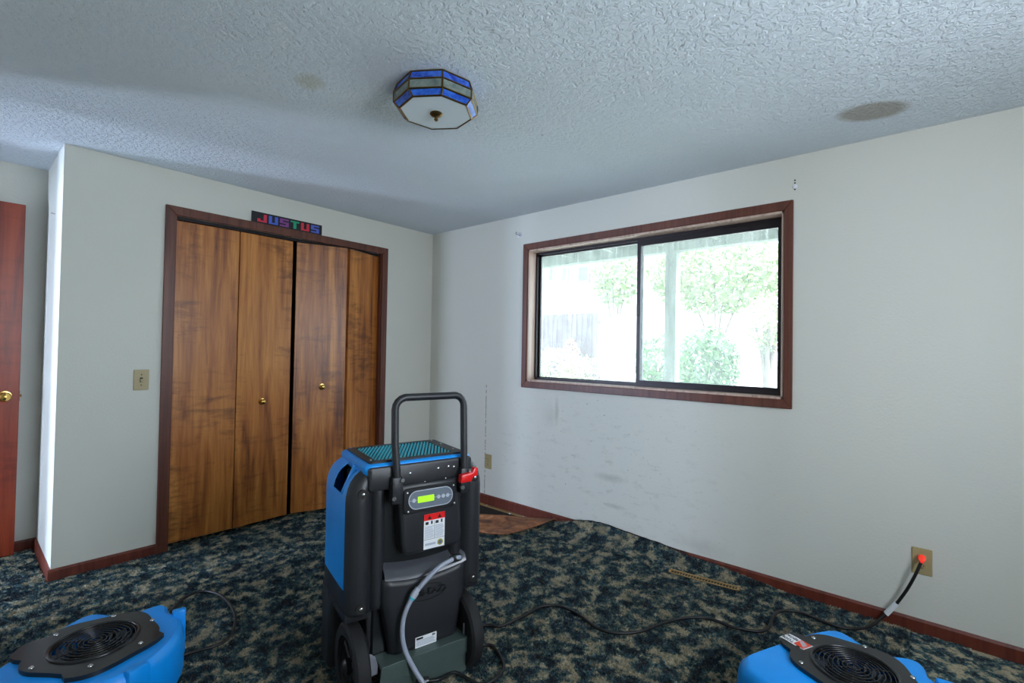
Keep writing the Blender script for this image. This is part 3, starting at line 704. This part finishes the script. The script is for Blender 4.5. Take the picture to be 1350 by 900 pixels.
for k in range(9):
    for x in (.003, .044): sticker('print_line', x, x+.037-random.uniform(0, .006), .545+k*.005, .5475+k*.005, YS-.0008, st, 'lgrey')
sticker('rule', .0, .084, .5395, .5405, YS-.0008, st, 'slot'); sticker('rule', .0412, .0418, .5405, .606, YS-.0008, st, 'slot'); sticker('print_line', .006, .048, .518, .526, YS-.0008, st, 'lgrey')
obj('seal', cyl((.066, YS-.0008, .522), (.066, YS-.0016, .522), .0115, seg=24), 'yellow', st); obj('seal_centre', cyl((.066, YS-.0016, .522), (.066, YS-.002, .522), .0075, seg=20), 'grey', st)
# sloped drain pocket and bulged lower panel
lg = bmesh.new(); n = 20; rows = []
for i in range(n+1):
    x = -.135+.325*i/n; u = (i/n-.5)*2; sag = .020*(1-u*u)
    rows.append([lg.verts.new((x, .038, .478-sag*.8)), lg.verts.new((x, .018, .455-sag)), lg.verts.new((x, -.002, .437-sag)), lg.verts.new((x, -.010, .418-sag))])
for a, c in zip(rows, rows[1:]):
    for j in range(3): lg.faces.new((a[j], a[j+1], c[j+1], c[j]))
obj('drain_pocket', lg, 'pocket', dh, 60)
lo = bmesh.new(); n = 24; rows = []
for i in range(n+1):
    u = (i/n-.5)*2; sag = .020*(1-u*u); row = []
    for j in range(13):
        v = j/12; z = .140+(.420-sag-.140)*v; x = .024+(.135+.036*min(1, v*1.5))*u; y = -.010-.012*math.cos(u*1.4)*math.sin(math.pi*min(1, v*.9+.1))+.02*max(0, abs(u)-.85)/.15
        row.append(lo.verts.new((x, y, z)))
    rows.append(row)
for a, c in zip(rows, rows[1:]):
    for j in range(12): lo.faces.new((a[j], a[j+1], c[j+1], c[j]))
lpn = obj('lower_panel', lo, 'black', dh, 80); sd = lpn.modifiers.new('thick', 'SOLIDIFY'); sd.thickness = .03; sd.offset = -1
MT = Matrix.Translation((.022, -.0235, .345)) @ Matrix.Rotation(R(90), 4, 'X')
rim = tube([(.022+.075*math.cos(R(a)), -.0232, .345+.028*math.sin(R(a))) for a in range(0, 361, 10)], .0016, 6); obj('emblem_rim', rim, 'blacks', lpn)
em = text_mesh('DRI-EAZ', .034, 'emblem_lettering', 'blacks', lpn, MT, .001); em['label'] = 'embossed black lettering in an oval'
l2 = sticker('rating_label', -.020, .064, .150, .188, -.0185, lpn); l2['label'] = 'white printed rating label'
bmesh_ = None
for k in range(4): sticker('print_line', -.016, .06-random.uniform(0, .01), .156+k*.0055, .159+k*.0055, -.0190, l2, 'lgrey')
sticker('print_line', -.016, .010, .178, .185, -.0190, l2, 'slot'); sticker('print_line', .046, .058, .178, .185, -.0190, l2, 'grey')
sticker('label_strip', -.022, .066, .140, .1425, -.0185, lpn, 'lgrey')
# hose
hose = spline([(.150, -.030, .445), (.115, -.045, .452), (.055, -.052, .440), (.005, -.050, .405), (-.040, -.046, .362), (-.072, -.044, .305), (-.083, -.048, .245), (-.075, -.055, .185), (-.048, -.075, .120), (-.012, -.11, .060), (.035, -.16, .020), (.09, -.22, .012), (.17, -.30, .012)], 8)
hz = obj('drain_hose', tube(hose, .0085, 10), 'hose', dh, 60); hz['label'] = 'pale grey drain hose'
obj('hose_nipple', cyl((.155, -.018, .440), (.108, -.046, .453), .0135, seg=14), 'black', hz)
cpl = cyl((-.033, -.047, .372), (-.046, -.046, .354), .0125, seg=12); cyl((-.026, -.047, .382), (-.033, -.047, .372), .0105, seg=12, bm=cpl); obj('coupling', cpl, 'lgrey', hz); obj('coupling_ring', cyl((-.046, -.046, .354), (-.050, -.046, .348), .0105, seg=12), 'teal', hz)
# base plate, brackets and wheels
obj('base_plate', box(-.150, .175, -.050, -.044, .022, .12), 'metal', dh, 0)
obj('base_lip', prism([(-.165, .092), (.205, .092), (.212, .150), (-.158, .150)], -.058, -.050, .001, 1, XZ), 'metal', dh, 0)
obj('base_shelf', box(-.158, .205, -.05, .05, .136, .149), 'metal', dh, 0)
for s, cx in ((-1, -.185), (1, .188)):
    obj('axle_bracket', prism([(cx-.018, .12), (cx+.022, .12), (cx+.022, .15), (cx+.012, .18), (cx-.004, .195), (cx-.018, .188)], -.035, -.028, .001, 1, XZ), 'tab', dh, 0)
obj('axle', cyl((-.25, .03, .14), (.25, .03, .14), .010, seg=12), 'slot', dh)
for s in (-1, 1):
    Mw = Matrix.Translation((-.232 if s < 0 else .198, .03, .141)) @ Matrix.Rotation(R(90)*s, 4, 'Y')
    wh = obj('wheel', lathe([(.098, -.024), (.128, -.026), (.138, -.018), (.141, -.006), (.141, .006), (.138, .018), (.128, .026), (.098, .024), (.094, 0), (.098, -.024)], 40, M=Mw), 'rubber', dh)
    rm = lathe([(.100, -.016), (.100, .016), (.088, .014), (.084, -.014), (.100, -.016)], 36, M=Mw)
    lathe([(0, -.02), (.026, -.02), (.026, .024), (.014, .034), (0, .034)], 20, rm, Mw)
    for k in range(6):
        a = 2*math.pi*k/6; t = bmesh.new(); box(.02, .09, -.010, .010, -.006, .008, .003, 1, bm=t); merge(rm, t, Mw @ Matrix.Rotation(a, 4, 'Z'))
    obj('wheel_hub', rm, 'blacks', wh)

# ------------------------------------------------------------------ cords
def w_at(x, y, z=.016): z = max(z, .015); return tuple(pl(x, y, 2, z))
# dehumidifier cord: appliance socket -> loop -> carpet -> outlet
MW = dh.matrix_basis.copy() if False else (Matrix.Translation(P0-DR*.24) @ Matrix.Rotation(R(-15), 4, 'Z'))
L = lambda p: tuple(MW @ Vector(p))
cpt = [L((.005, -.062, .050)), L((.05, -.075, .046)), w_at(600, 886, .03), w_at(632, 902, .012), w_at(655, 893, .01), w_at(664, 878, .01), w_at(655, 858, .01), w_at(640, 850, .01), L((.14, .10, .012)), L((.20, .22, .010)), w_at(638, 824), w_at(660, 825), w_at(690, 812), w_at(712, 800), w_at(735, 798), w_at(760, 808), w_at(785, 826), w_at(810, 834), w_at(845, 832), w_at(875, 821), w_at(905, 814), w_at(935, 815), w_at(965, 826), w_at(1000, 832), w_at(1013, 827), w_at(1019, 813), w_at(1030, 805), w_at(1055, 807), w_at(1085, 819), w_at(1115, 828), w_at(1145, 826)]
g = pl(1165, 812, 0, -.035); cpt += [tuple(g)]
for (x, y, off) in ((1178, 800, -.03), (1195, 778, -.04), (1207, 757, -.05)): cpt.append(tuple(pl(x, y, 0, off)))
pe = OQ+Vector((-.045, .002, .012)); cpt.append(tuple(pe))
cd = thing('power_cord', 'black power cord snaking over the carpet to the wall outlet', 'cord')
obj('cable', tube(spline(cpt, 7), .0065, 8), 'cord', cd, 60)
obj('plug', lathe([(0, .046), (.006, .044), (.008, .028), (.011, .024), (.0135, .012), (.013, .0), (0, 0)], 18, M=Matrix.Translation(OQ+Vector((-.009, 0, .02))) @ Matrix.Rotation(R(-100), 4, 'Y')), 'redplug', cd)['label'] = 'glowing red plug'
a_, b_ = pl(1168, 809, 0, -.035), pl(1182, 795, 0, -.033)
obj('cord_tag', tube([a_, a_+(b_-a_)*.5, b_], .013, 8, flat=.45), 'white', cd, 60)['label'] = 'white cord tag'
obj('appliance_plug', cyl(L((-.03, -.058, .052)), L((.012, -.064, .050)), .014, seg=12), 'blacks', cd)

# ------------------------------------------------------------------ air movers
def air_mover(label, loc, rz, sticker_on):
    t = thing('air_mover', label, 'air mover', loc, rz, 'blue air movers on the carpet')
    HS = .185
    base_out = [(-.335, .16), (-.30, .205), (-.22, .216), (.04, .218), (.11, .215), (.19, .200), (.212, .165), (.200, .09), (.208, .02), (.272, -.03), (.280, -.068), (.220, -.115), (.205, -.165), (.145, -.215), (.07, -.25), (-.02, -.265), (-.11, -.255), (-.19, -.205), (-.25, -.135), (-.31, -.105), (-.335, -.05)]
    # smooth the snail outline
    P = [Vector((x, y, 0)) for x, y in base_out]; sm = []
    for i in range(1, len(P)-2):
        a, b_, c, d = P[i-1], P[i], P[i+1], P[i+2]
        for k in range(3):
            u = k/3; q = .5*((2*b_)+(c-a)*u+(2*a-5*b_+4*c-d)*u*u+(3*b_-a-3*c+d)*u**3); sm.append((q.x, q.y))
    outl = [base_out[0]]+sm+[base_out[-2], base_out[-1]]
    hole = [(.150*math.cos(R(a)), .150*math.sin(R(a))) for a in range(0, 360, 15)]
    shell = bmesh.new(); rings = []
    for z, sc_ in ((.012, .97), (.03, 1.0), (.10, 1.0), (.15, .985), (.172, .96), (HS, .91)):
        rings.append([shell.verts.new((x*sc_, y*sc_, z)) for x, y in outl])
    for a, c in zip(rings, rings[1:]):
        for k in range(len(a)): shell.faces.new((a[k], a[(k+1) % len(a)], c[(k+1) % len(a)], c[k]))
    shell.faces.new(rings[0])
    es = [shell.edges.get((rings[-1][k], rings[-1][(k+1) % len(outl)])) for k in range(len(outl))]
    hv = [shell.verts.new((x, y, HS)) for x, y in hole]; es += [shell.edges.new((hv[k], hv[(k+1) % len(hv)])) for k in range(len(hv))]
    bmesh.ops.triangle_fill(shell, edges=es, use_beauty=True)
    so = obj('shell', shell, 'blue', t, 40)
    # moulded ears and the outlet grille on the far wall
    obj('corner_ear', prism([(.175, -.150), (.200, -.185), (.222, -.170), (.198, -.132)], .03, .202, .006, 2), 'blue', so)
    obj('corner_ear', prism([(-.10, -.262), (-.16, -.235), (-.15, -.205), (-.09, -.228)], .06, .192, .008, 2), 'blue', so)
    og = bmesh.new()
    for k in range(12): box(-.20+.20*k/11-.004, -.20+.20*k/11+.004, .200, .2175, .05, .120, bm=og)
    obj('outlet_guard', og, 'slot', so)
    fb = bmesh.new()
    for x, y in ((-.26, .17), (-.26, -.07), (.12, -.12), (.06, .14), (-.05, -.2)): cyl((x, y, -.004), (x, y, .016), .018, seg=12, bm=fb)
    obj('rubber_foot', fb, 'rubber', t)
    # black inlet plate with lobes and tongue
    po = []
    for a in range(0, 360, 6):
        r = .178+.010*math.cos(R(a*5+20))
        d = abs((a-104+180) % 360-180)
        if d < 20: r = .178+.045*(1-(d/20)**4)
        if 195 < a < 285: r += .022
        po.append((r*math.cos(R(a)), r*math.sin(R(a))))
    ih = [(.118*math.cos(R(a)), .118*math.sin(R(a))) for a in range(0, 360, 12)]
    pt_ = obj('inlet_plate', prism(po, HS-.004, HS+.014, .0, 2, None, [ih]), 'blacks', t, 30)
    obj('inlet_lip', tube([(.121*math.cos(R(a)), .121*math.sin(R(a)), HS+.014) for a in range(0, 361, 10)], .006, 8), 'blacks', pt_, 60)
    for a in (20, 78, 150, 215, 265, 320):
        c = Vector((.165*math.cos(R(a)), .165*math.sin(R(a)), HS+.015)); obj('bolt', sphere(c, .008, (1, 1, .6)), 'steel', pt_)
    for k in range(8):
        r = .018+k*.0135; z = HS+.010+.006*(1-(r/.12)**2)
        obj('guard_ring', tube([(r*math.cos(R(a)), r*math.sin(R(a)), z) for a in range(0, 361, 15)], .0021, 6), 'blacks', pt_, 60)
    gsp = bmesh.new()
    for k in range(3):
        a = R(30+60*k); tube([(.122*math.cos(a)*u, .122*math.sin(a)*u, HS+.008+.005*(1-u*u)) for u in (-1, -.5, 0, .5, 1)], .0022, 6, gsp)
    obj('guard_spokes', gsp, 'blacks', pt_, 60)
    im = lathe([(0, HS-.02), (.035, HS-.022), (.045, HS-.035), (.045, HS-.10), (0, HS-.10)], 24)
    obj('motor', im, 'slot', t)
    ib = bmesh.new()
    for k in range(22):
        a = 2*math.pi*k/22; tb = bmesh.new(); box(.085, .125, -.0012, .0012, HS-.09, HS-.012, bm=tb); merge(ib, tb, Matrix.Rotation(a, 4, 'Z') @ Matrix.Translation((0, .0, 0)) @ Matrix.Rotation(R(28), 4, 'Z'))
    lathe([(.04, HS-.092), (.15, HS-.092), (.15, HS-.097), (.04, HS-.097)], 28, ib)
    obj('impeller', ib, 'grey', t, 30)
    if sticker_on:
        # curved rental sticker on the plate's tongue, printed upside down towards the grille
        n = 8; sb_ = bmesh.new(); rows = []
        zc = lambda v: HS+.0150+.0012*math.sin(v*math.pi*2)
        for i in range(n+1):
            v = i/n; y = .214-.088*v; x = -.052+.010*v; rows.append([sb_.verts.new((x-.026, y, zc(v))), sb_.verts.new((x+.026, y, zc(v)))])
        for a, c in zip(rows, rows[1:]): sb_.faces.new((a[0], a[1], c[1], c[0]))
        stk = obj('rental_sticker', sb_, 'white', t, 60); stk['label'] = 'white and orange printed sticker'
        obj('logo_square', box(-.066, -.022, .130, .166, HS+.0158, HS+.0166), 'orange', stk, 0)
        for k in range(4): obj('logo_stroke', prism([(-.060+k*.006, .134), (-.056+k*.006, .134), (-.036+k*.004, .162), (-.040+k*.004, .162)], HS+.0166, HS+.0170), 'lgrey', stk, 0)
        for txt, x in (('TOOL', -.062), ('RENTAL', -.038)):
            Mx = Matrix.Translation((x, .191, HS+.0168)) @ Matrix.Rotation(R(90), 4, 'Z') @ Matrix.Diagonal((.78 if txt == 'RENTAL' else 1.05, 1.25, 1, 1))
            text_mesh(txt, .0155, 'lettering', 'slot', stk, Mx, .0004)
    return t
am1 = air_mover('blue air mover beside the short return wall, black round grille', Vector((-2.522, -1.252, .004)), R(42.5), False)
am2 = air_mover('blue air mover with orange and white sticker near the wall outlet', Vector((-.893, -3.268, .004)), math.atan2(-.44, .90), True)
c2 = thing('power_cord', 'black cord looping out from behind the sticker-free air mover', 'cord')
lp_ = [w_at(225, 806, .05), w_at(235, 795, .03), w_at(250, 784, .02), w_at(268, 779, .014), w_at(288, 783, .01), w_at(302, 795, .01), w_at(310, 812, .01), w_at(307, 832, .01), w_at(296, 845, .01), w_at(278, 853, .01), w_at(255, 859, .01), w_at(235, 866, .01), w_at(215, 878, .01)]
obj('cable', tube(spline(lp_, 7), .006, 8), 'cord', c2, 60)

# ------------------------------------------------------------------ outside the window
t = NT('sunlit_ground'); v = t.coord(); t.col(t.mix(t.noise(v, 3, 5), lin((150, 154, 146)), lin((188, 188, 182)))); t.set(Roughness=.95); MAT['ground'] = t.m
MAT['deckwood'] = wood_mat('weathered_deck', lin((78, 88, 78)), lin((108, 118, 106)), lin((128, 138, 124)), .1, .8, 1)
MAT['fencewood'] = wood_mat('fence_board', lin((66, 56, 60)), lin((92, 80, 86)), lin((112, 100, 106)), .1, .8, 1)
MAT['siding'] = plain('painted_siding', (150, 144, 142), .8); MAT['houseglass'] = plain('house_window', (84, 84, 104), .2); MAT['roofing'] = plain('shingle_roof', (124, 110, 106), .9); MAT['stone'] = plain('garden_stone', (140, 136, 140), .9, 0, .3, .4, 20, .2)
t = NT('leaf_green'); v = t.coord(); t.col(t.mix(t.noise(v, 6, 3), lin((44, 84, 44)), lin((112, 146, 78)))); t.set(Roughness=.6); t.b.inputs['Subsurface Weight'].default_value = 0; MAT['leaf'] = t.m
MAT['leaf2'] = plain('pale_leaf', (136, 152, 98), .6, var=.3); MAT['bark'] = plain('tree_bark', (110, 98, 90), .9, 0, .3, .4, 30, .3); MAT['bloom'] = plain('orange_blossom', (226, 160, 96), .6)
GZ = .35
struct('ground', box(.2, 40, -25, 30, GZ-.5, GZ), 'ground', 'bright sunlit yard outside the window')
dk = thing('porch_deck', 'grey-green weathered deck overhead outside the window', 'deck', (0, -1.5, 0))
DX, DZ = 2.4, 2.40
obj('rim_beam', box(DX-.06, DX+.06, -6, 6, DZ-.03, DZ+.16), 'deckwood', dk, 0)
jm = None
for i in range(20):
    y = -5.7+i*.6
    if jm is None: o = obj('joist', box(.2, DX-.06, -.02, .02, DZ+.03, DZ+.17), 'deckwood', dk, 0); jm = o.data
    else: o = link(bpy.data.objects.new('joist', jm), dk)
    o.location.y = y
jm = None
for i in range(16):
    if jm is None: o = obj('deck_board', box(-.068, .068, -6, 6, DZ+.17, DZ+.20), 'deckwood', dk, 0); jm = o.data
    else: o = link(bpy.data.objects.new('deck_board', jm), dk)
    o.location.x = .28+i*.142
pp = pl(886.5, 400, 0, DX); ps = thing('porch_post', 'square wooden post holding up the deck outside', 'post', (DX, pp.y, GZ))
obj('shaft', box(-.062, .062, -.062, .062, .02, DZ-.03-GZ), 'deckwood', ps, 0); obj('footing', box(-.11, .11, -.11, .11, -.02, .05, .01, 1), 'stone', ps)
# fence
fa, fb_ = pl(702, 470, 0, 7.5), pl(764, 470, 0, 7.5); ft = pl(730, 414, 0, 7.5).z
fe = thing('board_fence', 'grey-violet vertical board fence in the yard', 'fence', (7.5, fa.y+.6, GZ)); nb = 18; me0 = None
wd = .15
for i in range(nb):
    if me0 is None: o = obj('fence_board', box(-.012, .012, -wd/2+.006, wd/2-.006, .02, ft-GZ), 'fencewood', fe, 0); me0 = o.data
    else: o = link(bpy.data.objects.new('fence_board', me0), fe)
    o.location = (random.uniform(-.004, .004), -i*wd, random.uniform(-.02, 0))
for z in (.25, ft-GZ-.25): obj('rail', box(.013, .05, -nb*wd, wd/2, z-.04, z+.04), 'fencewood', fe, 0)
# neighbour house
hx = 13.
h0, h1 = pl(690, 400, 0, hx), pl(800, 400, 0, hx); zt = pl(740, 338, 0, hx).z
nh = thing('neighbor_house', 'pale clapboard house with upstairs windows beyond the fence', 'house', (hx, h0.y+3, GZ)); Wd = h0.y+3-h1.y
obj('wall', box(0, 6, -Wd, 0, 0, zt-GZ+1.2), 'siding', nh, 0)
me0 = None
for i in range(14):
    z = 1.2+i*.22
    if me0 is None: o = obj('siding_plank', prism([(-.045, -.02), (0, -.02), (0, .2), (-.012, .2)], -Wd, 0, 0, 1, Matrix(((1, 0, 0, 0), (0, 0, 1, 0), (0, 1, 0, 0), (0, 0, 0, 1)))), 'siding', nh, 0); me0 = o.data
    else: o = link(bpy.data.objects.new('siding_plank', me0), nh)
    o.location.z = z
for (x0, x1) in ((722, 730), (738, 748), (760, 776)):
    a, c = pl(x0, 350, 0, hx-.1), pl(x1, 372, 0, hx-.1); wf = obj('window', box(-.09, -.02, a.y-h0.y-3, c.y-h0.y-3, c.z-GZ, a.z-GZ), 'siding', nh, 0)
    obj('pane', box(-.10, -.06, a.y-h0.y-3-.08, c.y-h0.y-3+.08, c.z-GZ+.08, a.z-GZ-.08), 'houseglass', wf, 0)
obj('roof', prism([(-.6, zt-GZ+1.2), (6.6, zt-GZ+1.2), (3, zt-GZ+3.2)], -Wd-.4, .4, 0, 1, Matrix(((1, 0, 0, 0), (0, 0, 1, 0), (0, 1, 0, 0), (0, 0, 0, 1)))), 'roofing', nh, 0)
# stones of a low garden edge
for i in range(7):
    q = pl(782+i*10, 474, 2, GZ+.1); q.x = 9.0; q = pl(775+i*14, 470, 0, 9.0)
    sbm = bmesh.new(); bmesh.ops.create_icosphere(sbm, subdivisions=2, radius=.13)
    for v in sbm.verts: v.co *= random.uniform(.85, 1.1); v.co.z *= .8
    o = obj('garden_stone', sbm, 'stone', None, 60); o.location = (9.0+random.uniform(-.2, .2), q.y, GZ+.1); tag(o, 'rounded grey stone in the low garden edging', 'stone', 'stones of the garden edging')
# plants
def leaves(n, rx, ry, rz, cz, size, hollow=.45, bm=None):
    bm = bm or bmesh.new()
    for _ in range(n):
        while True:
            p = Vector((random.uniform(-1, 1), random.uniform(-1, 1), random.uniform(-1, 1)))
            if hollow < p.length < 1: break
        c = Vector((p.x*rx, p.y*ry, cz+p.z*rz)); a = Vector((random.uniform(-1, 1), random.uniform(-1, 1), random.uniform(-1, 1))).normalized(); b_ = a.orthogonal().normalized(); s = size*random.uniform(.6, 1.3)
        bm.faces.new([bm.verts.new(c+v) for v in (a*s, b_*s*.45, -a*s, -b_*s*.45)])
    return bm
def plant(name, label, px, py_top, dist, wpx, mat, n, size, cat='shrub', trunk=.0, py_bot=None, extra=0, group=None):
    a = pl(px, py_top, 0, dist); l_, r_ = pl(px-wpx/2, 450, 0, dist), pl(px+wpx/2, 450, 0, dist); ry = abs(l_.y-r_.y)/2; top = a.z-GZ
    t = thing(name, label, cat, (dist, a.y, GZ), 0, group)
    rz = (top-trunk)/2
    obj('foliage', leaves(n, ry*.9, ry, rz, trunk+rz, size), mat, t, 0)
    sb_ = bmesh.new()
    for k in range(4 if not extra else extra):
        an = k*1.7; tube(spline([(0, 0, -.03), (.1*math.cos(an)*ry, .1*math.sin(an)*ry, trunk*.6+.1), (.45*math.cos(an)*ry, .45*math.sin(an)*ry, trunk+rz*.9)], 4), [.05, .048, .046, .044, .04, .034, .03, .024, .02][:9] if trunk > .3 else .018, 6, sb_)
    obj('stem', sb_, 'bark', t, 60); return t
plant('leafy_shrub', 'round green leafy shrub beyond the porch post', 932, 428, 6.0, 84, 'leaf', 2600, .06)
plant('low_shrub', 'low spreading shrub in front of the fence', 735, 458, 5.6, 95, 'leaf2', 1800, .05)
plant('low_shrub', 'small dark shrub just behind the porch post', 868, 440, 8.0, 60, 'leaf', 1200, .07)
plant('slender_tree', 'slender young tree with twisting trunks at the yard edge', 1012, 385, 6.0, 66, 'leaf2', 900, .05, 'tree', .9, None, 5)
plant('shade_tree', 'broad pale-leaved tree filling the view behind the shrub', 945, 300, 14, 190, 'leaf2', 4200, .14, 'tree', 2.2)
plant('shade_tree', 'tall sparse tree between the house and the post', 812, 320, 12, 60, 'leaf2', 1200, .12, 'tree', 2.4)
plant('flowering_shrub', 'little orange flowering shrub against the fence', 752, 443, 7.1, 22, 'bloom', 260, .05)
